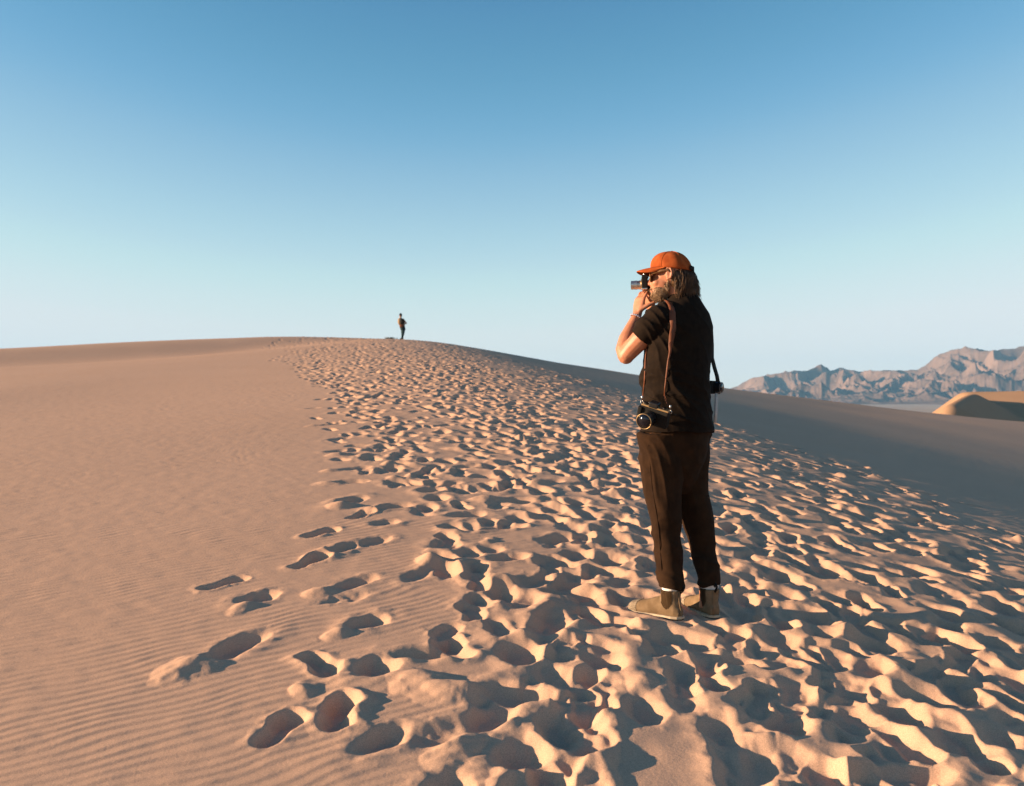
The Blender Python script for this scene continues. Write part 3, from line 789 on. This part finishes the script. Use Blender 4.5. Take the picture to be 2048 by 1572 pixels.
# ---- socks and boots
def boot(foot, shaft_px, nm):
    (fx, fy), fa = foot
    d = Vector((math.cos(fa), math.sin(fa), 0)); s = Vector((-math.sin(fa), math.cos(fa), 0))
    o = Vector((fx, fy, 0)) - d * 0.147; o.z = ground_z(fx, fy) - 0.013
    def B(a, l, z):
        return o + d * a + s * l + UP * z
    secs = ((.006, .024, .060), (.03, .036, .085), (.075, .039, .095), (.12, .040, .108), (.155, .044, .096), (.19, .049, .083), (.225, .051, .074), (.252, .050, .069), (.274, .046, .063), (.288, .036, .054), (.296, .020, .042))
    up = [ring_loft([ell_ring(B(a, 0, (h + .010) / 2), s * w_, UP * ((h - .010) / 2), 20, 2.6) for a, w_, h in secs])]
    up.append(ring_loft([ell_ring(B(a, 0, z), d * ra, s * rb, 24) for a, z, ra, rb in
                         ((.070, .03, .058, .036), (.068, .06, .060, .039), (.066, .09, .054, .041), (.064, .115, .051, .044), (.062, .138, .053, .046), (.062, .143, .052, .045))]))
    me = organic('boot', up, P0, 0.004, 4)
    bo = addp('boot', me, M_BOOT)
    loc = lambda a, l, z: B(a, l, z) - P0
    O = o - P0
    def coords(c):
        r = c - O
        return r.dot(d), r.dot(s), r.z
    # sole and foxing
    def outline(grow):
        out = []
        ts = list(np.linspace(0, 1, 22))
        wid = lambda t: float(np.interp(t, [0, .05, .15, .35, .5, .7, .82, .92, .97, 1], [.012, .028, .039, .038, .038, .049, .051, .046, .037, .012]))
        for t in ts: out.append((t * .296 + .000, wid(t) + grow))
        pts = [(a + (grow if a > .15 else -grow) * (abs(a / .296 - .5) * 2) ** 6, w_) for a, w_ in out]
        return [(a, w_) for a, w_ in pts] + [(a, -w_) for a, w_ in reversed(pts)]
    def slab(grow, z0, z1, lift):
        ol = outline(grow)
        zf = lambda a, z: z + lift * max(0, (a - .2) / .09) ** 2
        return ring_loft([[loc(a, l, zf(a, z)) for a, l in ol] for z in (z0, z1)])
    addp('sole', raw_mesh('sole', [slab(.003, -.012, .008, .008)], smooth=False), M_SOLE, bo)
    addp('foxing', raw_mesh('foxing', [slab(.0045, .0085, .020, .008)], smooth=False), M_RUBBER, bo)
    addp('toe_cap', patch('toe_cap', me, lambda c: coords(c)[0] > .232 + 1.5 * coords(c)[1] ** 2 and coords(c)[2] > .02, .0022), M_RUBBER, bo)
    for sg in (1, -1):
        def el(c, sg=sg):
            a, l, z = coords(c)
            return l * sg > .006 and .052 < z < .150 and abs(a - .068) < .030 * min(1, max(0, (z - .052) / .03)) ** 0.5 + .06 * max(0, z - .09)
        addp('elastic_panel', patch('elastic_panel', me, el, .0015), M_ELAST, bo)
    # pull loop at the back
    lp = [(loc(.012, 0, .135), .004), (loc(-.004, 0, .150), .004), (loc(-.010, 0, .163), .004), (loc(.002, 0, .172), .004), (loc(.014, 0, .160), .004)]
    addp('pull_tab', raw_mesh('pull_tab', [tube(lp, 8, 2.2)]), M_BLACK, bo)
    # back seam
    sm = [(loc(.0 + x, .012, z), .0022) for x, z in ((.002, .022), (.001, .05), (.010, .09), (.012, .135))]
    addp('back_seam', raw_mesh('back_seam', [tube(sm, 6)]), M_BOOT, bo)
    # sock
    sk = [(B(.064, 0, z), r) for z, r in ((.11, .040), (.14, .042), (.150, .0440), (.160, .0445), (.18, .042), (.21, .040))]
    addp('sock', raw_mesh('sock', [tube(sk, 24)], P0), M_SOCK)
    return bo
boot(FOOT_L, 1342, 'l'); boot(FOOT_R, 1413, 'r')

# ---- cap
def cap_pt(th, fr):
    """th round the head from the front, fr 0 at the rim .. 1 at the crown"""
    c, s_ = math.cos(th), math.sin(th)
    k = math.cos(fr * math.pi / 2) ** 0.92; z = math.sin(fr * math.pi / 2) ** 1.0
    seamv = 0.0025 * math.exp(-((math.sin(3 * th)) / 0.16) ** 2) * (1 - fr)
    wr_ = 0.0022 * math.sin(7 * th + 5 * fr) * math.sin(math.pi * fr)
    rf = .110 if c > 0 else .102
    f = (rf + wr_ - seamv) * c * k; l = (.091 + wr_ - seamv) * s_ * k
    u = .014 + .13 * f * (1 - fr) + .092 * z + .006 * max(0, c) * math.sin(math.pi * fr)
    return H(f - .002, l, u)
rings = [[cap_pt(2 * math.pi * k / 60, fr) for k in range(60)] for fr in np.linspace(0, 0.985, 16)]
inner = [[HC0 + (v - HC0) * 0.965 for v in r] for r in reversed(rings[:6])]
cap_o = addp('cap', raw_mesh('cap', [ring_loft(inner[-1:] + rings, cap=True)], P0), M_CAP)
addp('button', raw_mesh('button', [ellipsoid(H(-.002, 0, .107), gdir * .007, hlat * .007, hup * .004)], P0), M_CAP, cap_o)
for th in (0.0, 1.05, 2.09, 4.19, 5.24):
    addp('panel_seam', raw_mesh('panel_seam', [tube([(cap_pt(th, fr) + (cap_pt(th, fr) - HC0).normalized() * .0006, .0014) for fr in np.linspace(0.03, 0.95, 12)], 6)], P0), M_CAP, cap_o)
br = []
for layer in (0, 1):
    for fr in np.linspace(0, 1, 9):
        row = []
        for k in range(31):
            a = (-1 + 2 * k / 30) * 1.25
            c, s_ = math.cos(a), math.sin(a)
            fi, li = .108 * c, .090 * s_
            fo, lo = .100 * c ** 0.75 + .078, .086 * math.copysign(abs(s_) ** 0.85, s_)
            f = fi + (fo - fi) * fr if abs(a) < 1.24 else fi; l = li + (lo - li) * fr
            u = .027 - .013 * (l / .085) ** 2 * (0.4 + 0.9 * fr) - .004 * fr - .010 * fr ** 2 + (0.0 if layer == 0 else -.0035)
            row.append(H(f, l, u))
        br.append(row)
V = [v for r in br for v in r]; F = []
for layer in (0, 1):
    for i in range(8):
        for k in range(30):
            a = layer * 9 * 31 + i * 31 + k
            F.append((a, a + 1, a + 32, a + 31) if layer == 0 else (a, a + 31, a + 32, a + 1))
for k in range(30):
    a = 8 * 31 + k; F.append((a, a + 1, a + 9 * 31 + 1, a + 9 * 31))
    a = k; F.append((a + 1, a, a + 9 * 31, a + 9 * 31 + 1))
for i in range(8):
    for e in (0, 30):
        a = i * 31 + e; F.append((a, a + 31, a + 31 + 9 * 31, a + 9 * 31))
addp('brim', raw_mesh('brim', [(V, F)], P0), M_CAP, cap_o)
st = []
for a in np.linspace(math.pi - 0.62, math.pi + 0.62, 12):
    c, s_ = math.cos(a), math.sin(a)
    st.append((H(.1105 * c, .0935 * s_, .014 + .13 * .11 * c + .012), hup * .011, (gdir * c + hlat * s_).normalized()))
addp('closure_strap', raw_mesh('closure_strap', [ribbon(st, .0022)], P0), M_WEB, cap_o)

# ---- sunglasses
gl = []
for sg in (1, -1):
    gl.append(tube([(H(.101, sg * .066, -.006), .0052), (H(.085, sg * .074, -.004), .0055), (H(.05, sg * .080, .001), .0050), (H(.018, sg * .084, .004), .0040), (H(.004, sg * .084, -.008), .0035)], 10, 1.5))
    rim = []
    for k in range(21):
        a = 2 * math.pi * k / 20; ca_, sa_ = math.cos(a), math.sin(a)
        e = 2.0 / 2.8
        l = .035 + .026 * math.copysign(abs(ca_) ** e, ca_); u = -.024 + .021 * math.copysign(abs(sa_) ** e, sa_)
        rim.append((H(.109 - .16 * (l - .0) ** 1 * .10, sg * l, u), .0034))
    gl.append(tube(rim, 8))
gl.append(tube([(H(.109, .011, -.014), .003), (H(.112, 0, -.011), .003), (H(.109, -.011, -.014), .003)], 8))
glass_o = addp('sunglasses', raw_mesh('sunglasses', gl, P0), M_TORT)
for sg in (1, -1):
    addp('lens', raw_mesh('lens', [ellipsoid(H(.1045, sg * .035, -.024), gdir * .004, hlat * .025, hup * .020)], P0), M_LENS, glass_o)

# ---- hair and beard
hr = random.Random(5)
hair = [hell(-.030, 0, -.030, .072, .077, .070), hell(-.062, 0, -.070, .052, .066, .050), hell(-.040, .045, -.068, .030, .026, .050), hell(-.040, -.045, -.068, .030, .026, .050),
        hell(-.085, 0, -.100, .045, .062, .040), hell(-.060, 0, -.122, .045, .060, .030)]
hair_me = organic('hair', hair, P0, 0.005, 3)
displace(hair_me, lambda co, no: 0.006 * fold_noise(co, 3, 60, 8, (0.9, 0.3, 0.1), (0, 0.2, 1)))
hair_o = addp('hair', hair_me, M_HAIR)
strands = []
for k in range(760):
    a = hr.uniform(0.50, 1.0) * math.pi * hr.choice((1, -1))
    c, s_ = math.cos(a), math.sin(a)
    rad = hr.uniform(.88, 1.0)
    top = hr.uniform(-.055, .010)
    ln = hr.uniform(.055, .098) + (.045 * hr.random() if abs(a) < 2.2 else .025 * hr.random())
    back = max(0, -c)
    fl = hr.uniform(-.010, .012) * (0.4 + back); wob = hr.uniform(0, 6.28); wa = hr.uniform(.004, .013); wf = hr.uniform(5, 9); pts = []
    for q in range(9):
        t = q / 8
        bulge = .010 * math.sin(t * math.pi * .9) + fl * t * t
        lift = 0.020 * max(0, t - .75) * back * 4 * max(0, fl / .03)
        pts.append(H((.092 * rad + bulge) * c - .014 - .022 * t * back + wa * t * math.sin(wob + wf * t), (.079 * rad + bulge * .6) * s_ + wa * t * math.cos(wob + wf * .9 * t), top - ln * t + lift))
    strands.append(chain(pts, hr.uniform(.0010, .0024), .0005, 4))
addp('strands', raw_mesh('strands', strands, P0), M_HAIR, hair_o)
beard = [hell(.058, 0, -.104, .051, .050, .036), hell(.080, 0, -.112, .030, .036, .028), hell(.060, 0, -.124, .036, .035, .024), hell(.101, 0, -.080, .014, .024, .009)]
for sg in (1, -1):
    beard += [hell(.054, sg * .038, -.088, .034, .017, .024), hell(.028, sg * .050, -.076, .018, .010, .028), hell(.020, sg * .059, -.048, .007, .006, .024)]
beard_me = organic('beard', beard, P0, 0.004, 8)
displace(beard_me, lambda co, no: 0.0018 * fold_noise(co, 6, 70, 40, (0.9, 0.3, 0.2), (0, 0.2, 1)))
beard_o = addp('beard', beard_me, M_BEARD)
bs = []
bco, bno = verts_np(beard_me)
for k in hr.sample(range(len(bco)), min(len(bco), 1100)):
    p = Vector(bco[k]); n_ = Vector(bno[k])
    if n_.z > 0.6: continue
    L_ = hr.uniform(.004, .011); dv = (n_ * .55 - UP * .8 + gdir * .25 + Vector((hr.uniform(-.3, .3), hr.uniform(-.3, .3), hr.uniform(-.2, .2)))).normalized()
    bs.append(chain([p - n_ * .002, p + dv * L_ * .5, p + dv * L_ - UP * L_ * .25], .0013, .0004, 3))
addp('whiskers', raw_mesh('whiskers', bs), M_BEARD, beard_o)

# ---- bead bracelet on the raised wrist
bc = W(1272.5, 634, .051); bt = (W(1275, 627, .053) - W(1263, 655, .035)).normalized()
bu = bt.cross(Vector((0, 1, 0))).normalized(); bv = bt.cross(bu).normalized()
addp('bracelet', raw_mesh('bracelet', [ellipsoid(bc + (bu * math.cos(a) + bv * math.sin(a)) * .0285, Vector((.0052, 0, 0)), Vector((0, .0052, 0)), Vector((0, 0, .0052)), 8, 6)
                                      for a in np.linspace(0, 2 * math.pi, 19)[:-1]], P0), M_BEAD)

# ------------------------------------------------------------------ camera held to the eye
def cyl(c, ax, r, h, n=28, r2=None):
    ax = ax.normalized(); u = ax.cross(UP)
    u = u.normalized() if u.length > 1e-3 else Vector((1, 0, 0)); v = ax.cross(u)
    r2 = r if r2 is None else r2
    return ring_loft([ell_ring(c, u * r, v * r, n), ell_ring(c + ax * h, u * r2, v * r2, n)])
def bevel_box(name, c, A, B, Cv, width, origin):
    me = raw_mesh(name, [box_part(c, A, B, Cv)], origin, smooth=False)
    bm = bmesh.new(); bm.from_mesh(me)
    bmesh.ops.bevel(bm, geom=bm.edges[:], offset=width, segments=3, affect='EDGES', profile=0.6)
    bm.to_mesh(me); bm.free()
    return me
HCm = W(1290.0, 567, .078)
held = empty('film_camera', HCm)
tag(held, 'small silver and black camera with a steel lens held up to the face', 'camera')
cx, cy_, cz = gdir, hlat, hup
bodyc = bevel_box('camera_body', HCm, cx * .015, cy_ * .064, cz * .030, .006, HCm)
link('camera_body', bodyc, M_BLACK, held)
link('top_plate', bevel_box('top_plate', HCm + cz * .0335, cx * .0135, cy_ * .062, cz * .0055, .003, HCm), M_GLOSSB, held)
link('base_plate', bevel_box('base_plate', HCm - cz * .0325, cx * .0145, cy_ * .063, cz * .0030, .002, HCm), M_STEEL, held)
link('front_plate', raw_mesh('front_plate', [cyl(HCm + cx * .0155 + cz * -.003, cx, .027, .004)], HCm), M_BRASS_GLINT, held)
LC = HCm + cx * .019 + cz * -.006
link('lens_barrel', raw_mesh('lens_barrel', [cyl(LC, cx, .0235, .012), cyl(LC + cx * .0125, cx, .0215, .006), cyl(LC + cx * .019, cx, .0235, .014), cyl(LC + cx * .0335, cx, .0222, .018, r2=.0228)], HCm, smooth=False), M_STEEL, held)
link('lens_glass', raw_mesh('lens_glass', [cyl(LC + cx * .0518, cx, .017, .001)], HCm), M_GLASS, held)
for off_, r_, h_ in ((.035, .008, .006), (-.04, .010, .005)):
    link('shutter_dial', raw_mesh('shutter_dial', [cyl(HCm + cz * .039 + cy_ * off_, cz, r_, h_)], HCm, smooth=False), M_STEEL, held)
link('eyepiece', raw_mesh('eyepiece', [cyl(HCm + cz * .026 - cx * .015 + cy_ * .045, -cx, .007, .005)], HCm), M_GLOSSB, held)
link('thumb_rest', bevel_box('thumb_rest', HCm - cx * .020 - cz * .032 + cy_ * .020, cx * .008, cy_ * .016, cz * .016, .004, HCm), M_BLACK, held)

# ------------------------------------------------------------------ camera hanging at the hip on a tan strap
ax = Vector((-.50, -.80, -.26)).normalized()
bx = Vector((.86, -.44, -.28)); bx = (bx - ax * bx.dot(ax)).normalized(); bz = bx.cross(ax).normalized()
bz = bz if bz.z > 0 else -bz
LF = W(1287.5, 843, -.305)
K0 = LF - ax * .088
slr = empty('slr_camera', K0)
tag(slr, 'black single-lens camera hanging at the hip from a tan leather strap', 'camera')
link('camera_body', bevel_box('camera_body', K0 + bx * .018 + bz * .006, bx * .072, ax * .021, bz * .043, .008, K0), M_BLACK, slr)
link('top_plate', bevel_box('top_plate', K0 + bx * .018 + bz * .0525, bx * .070, ax * .019, bz * .0045, .003, K0), M_BRASS_GLINT, slr)  # brass tone paints in the golden highlight along the black top
link('prism_housing', bevel_box('prism_housing', K0 + bx * .008 + bz * .064, bx * .024, ax * .022, bz * .014, .008, K0), M_GLOSSB, slr)
link('hand_grip', bevel_box('hand_grip', K0 - bx * .052 + ax * .012 + bz * .004, bx * .011, ax * .020, bz * .040, .007, K0), M_BLACK, slr)
link('lens_barrel', raw_mesh('lens_barrel', [cyl(K0 + ax * .020, ax, .036, .018), cyl(K0 + ax * .039, ax, .034, .010), cyl(K0 + ax * .050, ax, .038, .026), cyl(K0 + ax * .0765, ax, .0385, .011)], K0, smooth=False), M_GLOSSB, slr)
rim = []
for k in range(33):
    a = 2 * math.pi * k / 32; rim.append((K0 + ax * .088 + (bx * math.cos(a) + bz * math.sin(a)) * .0375, .0016))
link('lens_ring', raw_mesh('lens_ring', [tube(rim, 8)], K0), M_BRASS_GLINT, slr)
link('lens_glass', raw_mesh('lens_glass', [cyl(K0 + ax * .0878, ax, .034, .0012)], K0), M_GLASS, slr)
for off_, r_, h_ in ((.060, .010, .008), (-.035, .012, .006)):
    link('dial', raw_mesh('dial', [cyl(K0 + bx * off_ + bz * .057, bz, r_, h_)], K0, smooth=False), M_GLOSSB, slr)
lugL = K0 - bx * .056 + bz * .050; lugR = K0 + bx * .092 + bz * .046
link('strap_ring', raw_mesh('strap_ring', [tube([(lugL + (UP * math.cos(a) + bx * math.sin(a)) * .008 + UP * .006, .0014) for a in np.linspace(0, 6.28, 13)], 6)], K0), M_STEEL, slr)
link('strap_ring', raw_mesh('strap_ring', [tube([(lugR + (UP * math.cos(a) + bx * math.sin(a)) * .008 + UP * .006, .0014) for a in np.linspace(0, 6.28, 13)], 6)], K0), M_STEEL, slr)
sp = [(lugL + UP * .012, bx * .003, ax)]
for px, py, hw in ((1288, 785, .0030), (1290, 765, .0032), (1291, 745, .0036), (1292, 722, .0045), (1294, 700, .0065)):
    c, n_ = on(bv_sh, px, py, .004)
    sp.append((c + P0, Vector((0.05, 0, 1)).cross(n_).normalized() * hw, n_))
for (px, py, dy, hw) in ((1304, 668, .0, .010), (1322, 630, .03, .013)):
    sp.append((W(px, py, dy), Vector((.9, -.2, 0)).normalized() * hw, Vector((-.3, -.95, 0)).normalized()))
link('strap', raw_mesh('strap', [ribbon(sp)], K0), M_LEATHER, slr)
sp = [(lugR + UP * .012, bx * .003, ax)]
for px, py, hw in ((1329, 790, .0030), (1331, 772, .0032), (1334, 745, .0036), (1337, 722, .0045), (1339, 705, .0065), (1341, 690, .0105), (1343, 672, .0150), (1345, 655, .0175), (1346, 640, .0175), (1345, 626, .0175), (1341, 614, .0170), (1335, 605, .0165), (1328, 600, .0160)):
    c, n_ = on(bv_sh, px, py, .0075)
    t_ = Vector((0.15, 0, 1)) if py > 640 else Vector((.5, 0.1, 1))
    w_ = t_.cross(n_).normalized()
    sp.append((c + P0, w_ * hw, n_))
link('strap', raw_mesh('strap', [ribbon(sp)], K0), M_LEATHER, slr)
for lg in (lugR, lugL):
    link('strap_buckle', raw_mesh('strap_buckle', [ellipsoid(lg + UP * .030, Vector((.0045, 0, 0)), Vector((0, .004, 0)), Vector((0, 0, .009)), 10, 8)], K0), M_STEEL, slr)

# ------------------------------------------------------------------ compact camera on a black strap at the far hip
Q0 = W(1437, 775, .07)
third = empty('compact_camera', Q0)
tag(third, 'small black camera on a black shoulder strap at the right hip', 'camera')
lx = Vector((.80, -.60, -.05)).normalized(); ly = Vector((.60, .80, 0)).normalized()
link('camera_body', bevel_box('camera_body', Q0 - lx * .030, lx * .018, ly * .055, UP * .034, .007, Q0), M_BLACK, third)
link('lens_barrel', raw_mesh('lens_barrel', [cyl(Q0 - lx * .012, lx, .030, .030, r2=.028)], Q0, smooth=False), M_GLOSSB, third)
link('lens_glass', raw_mesh('lens_glass', [cyl(Q0 + lx * .0182, lx, .022, .001)], Q0), M_GLASS, third)
nb = Vector((.75, -.66, 0)).normalized(); wb = Vector((.66, .75, 0)).normalized()
sp = [(W(a, b, c), wb * .018, nb) for a, b, c in ((1436, 764, .06), (1434, 752, .06), (1429, 735, .065), (1424, 715, .06), (1424, 690, .06), (1422, 650, .07), (1412, 622, .07), (1398, 606, .05), (1384, 598, .0))]
link('strap', raw_mesh('strap', [ribbon(sp)], Q0), M_WEB, third)
sp = [(W(a, b, c), wb * .012, nb) for a, b, c in ((1433, 786, .06), (1433, 800, .055), (1432, 820, .05), (1430, 846, .05))]
link('strap_tail', raw_mesh('strap_tail', [ribbon(sp, .003)], Q0), M_GREYW, third)

# ------------------------------------------------------------------ walker on the crest
def crest_point(px, d0=50, d1=75):
    X = (px - 1024) / 1902
    ds = np.linspace(d0, d1, 400); z = base(X * ds, ds)
    i = int(np.argmax((z - CAM_Z) / ds))
    return Vector((X * ds[i], ds[i], float(z[i])))
C0 = crest_point(804); C0.y -= 0.5; C0.x = (804 - 1024) / 1902 * C0.y; C0.z = ground_z(C0.x, C0.y)
walker = empty('person', C0)
tag(walker, 'tiny distant person in dark trousers with a tan sunlit left side standing on the dune crest', 'person')
KS = C0.y / 1902
def Wc(px, py, dy=0.0):
    """pixel offsets from the feet at the walker's distance"""
    return C0 + Vector(((px - 804) * KS, dy, (684 - py) * KS))
wb_ = [round_tube([(Wc(806.5, 662), .10), (Wc(805.5, 671), .085), (Wc(804.5, 677), .06), (Wc(803, 684), .045)]), round_tube([(Wc(804.5, 662, .06), .10), (Wc(804.8, 671, .06), .085), (Wc(804.2, 677, .08), .06), (Wc(804.5, 684, .10), .045)]),
       ring_loft([ell_ring(Wc(a, b), Vector((w_, 0, 0)), Vector((0, d_, 0)), 18) for a, b, w_, d_ in ((805.5, 663, .17, .13), (804.8, 657, .15, .12), (803, 650, .19, .13), (802, 644, .20, .12), (801.5, 641.5, .08, .08))]),
       round_tube([(Wc(801.5, 642), .055), (Wc(801, 637.5), .06)]), ellipsoid(Wc(801, 635.6), Vector((.085, 0, 0)), Vector((0, .1, 0)), Vector((0, 0, .125))),
       round_tube([(Wc(805.5, 643.5), .06), (Wc(809.5, 647.5, -.02), .05), (Wc(813, 651.5, -.05), .04)]), round_tube([(Wc(813, 651.5, -.05), .04), (Wc(807.5, 654.5, -.12), .035)]),
       round_tube([(Wc(798.5, 644), .06), (Wc(797, 650), .05), (Wc(799.5, 655, -.10), .04)])]
link('body', organic('body', wb_, C0, 0.022, 2), noise_mat('tanned skin', (0.30, 0.15, 0.09), (0.36, 0.19, 0.12), 8), walker)
link('top', organic('top', [ring_loft([ell_ring(Wc(a, b), Vector((w_, 0, 0)), Vector((0, d_, 0)), 18) for a, b, w_, d_ in ((804.8, 660.5, .18, .15), (804.2, 657, .175, .145), (803, 650, .215, .155), (802, 644, .22, .145), (801.6, 641.8, .10, .10))]),
                            tube([(Wc(805, 643.3), .085), (Wc(808.2, 647), .075)]), tube([(Wc(799, 643.5), .085), (Wc(797.3, 648), .075)])], C0, 0.022, 2),
     noise_mat('dark cotton top', (0.035, 0.028, 0.020), (0.06, 0.045, 0.03), 6), walker)
link('trousers', organic('trousers', [ring_loft([ell_ring(Wc(a, b), Vector((w_, 0, 0)), Vector((0, d_, 0)), 18) for a, b, w_, d_ in ((805.8, 664.5, .175, .15), (805.2, 659.5, .165, .14))]),
                                      tube([(Wc(806.8, 663), .115), (Wc(806, 671), .10), (Wc(804.8, 677), .075), (Wc(803.6, 682.5), .06)]), tube([(Wc(804.6, 663, .06), .115), (Wc(805, 671, .06), .10), (Wc(804.4, 677, .08), .075), (Wc(804.6, 682.5, .10), .06)])], C0, 0.022, 2),
     noise_mat('dark teal denim', (0.012, 0.030, 0.036), (0.02, 0.045, 0.052), 6), walker)
link('hair', organic('hair', [ellipsoid(Wc(801.1, 634.6), Vector((.098, 0, 0)), Vector((0, .112, 0)), Vector((0, 0, .115))), ellipsoid(Wc(801.6, 637), Vector((.07, 0, 0)), Vector((0, .07, 0)), Vector((0, 0, .08)))], C0, 0.02, 2),
     noise_mat('near-black hair', (0.008, 0.012, 0.010), (0.015, 0.018, 0.015), 20), walker)
link('waist_bag', organic('waist_bag', [ellipsoid(Wc(803, 656.8, -.13), Vector((.13, 0, 0)), Vector((0, .09, 0)), Vector((0, 0, .11)))], C0, 0.02, 2),
     noise_mat('rust cloth', (0.16, 0.055, 0.025), (0.22, 0.08, 0.04), 8), walker)
link('sunlit_side', organic('sunlit_side', [ellipsoid(Wc(799.6, 648, -.10), Vector((.13, 0, 0)), Vector((0, .12, 0)), Vector((0, 0, .24)))], C0, 0.02, 2),  # tan lump added to colour in sunlight on the torso's left side
     noise_mat('tan sunlit tint', (0.30, 0.19, 0.10), (0.36, 0.24, 0.14), 8), walker)
for off in (-.05, .06):
    fp = Wc(804, 683.6, off)
    link('shoe', organic('shoe', [ellipsoid(fp + Vector((-.03, 0, .035)), Vector((.13, 0, 0)), Vector((0, .05, 0)), Vector((0, 0, .05)))], C0, 0.02, 1), M_SOLE, walker)

# ------------------------------------------------------------------ low desert tuft on the skyline
T0 = crest_point(781); T0.y -= 0.2; T0.z = ground_z(T0.x, T0.y) - 0.02
tr_ = random.Random(3); blades = []
for k in range(170):
    a = tr_.uniform(0, 6.28); r0 = abs(tr_.gauss(0, .10)); lean = tr_.uniform(.1, .9); h_ = tr_.uniform(.10, .24)
    b0 = T0 + Vector((math.cos(a) * r0 * 1.8, math.sin(a) * r0, 0))
    dv = Vector((math.cos(a) * lean, math.sin(a) * lean, 1)).normalized()
    blades.append(chain([b0 - UP * .03, b0 + dv * h_ * .5, b0 + dv * h_ + Vector((math.cos(a) * .05, 0, -.03))], .010, .003, 4))
tuft = link('desert_shrub', raw_mesh('desert_shrub', blades, T0), noise_mat('grey-green scrub', (0.05, 0.05, 0.03), (0.09, 0.08, 0.05), 9))
tuft.location = T0
tag(tuft, 'low dark scrubby tuft on the crest beside the distant person', 'shrub')

# objects built in world coordinates hang from empties placed at their bases
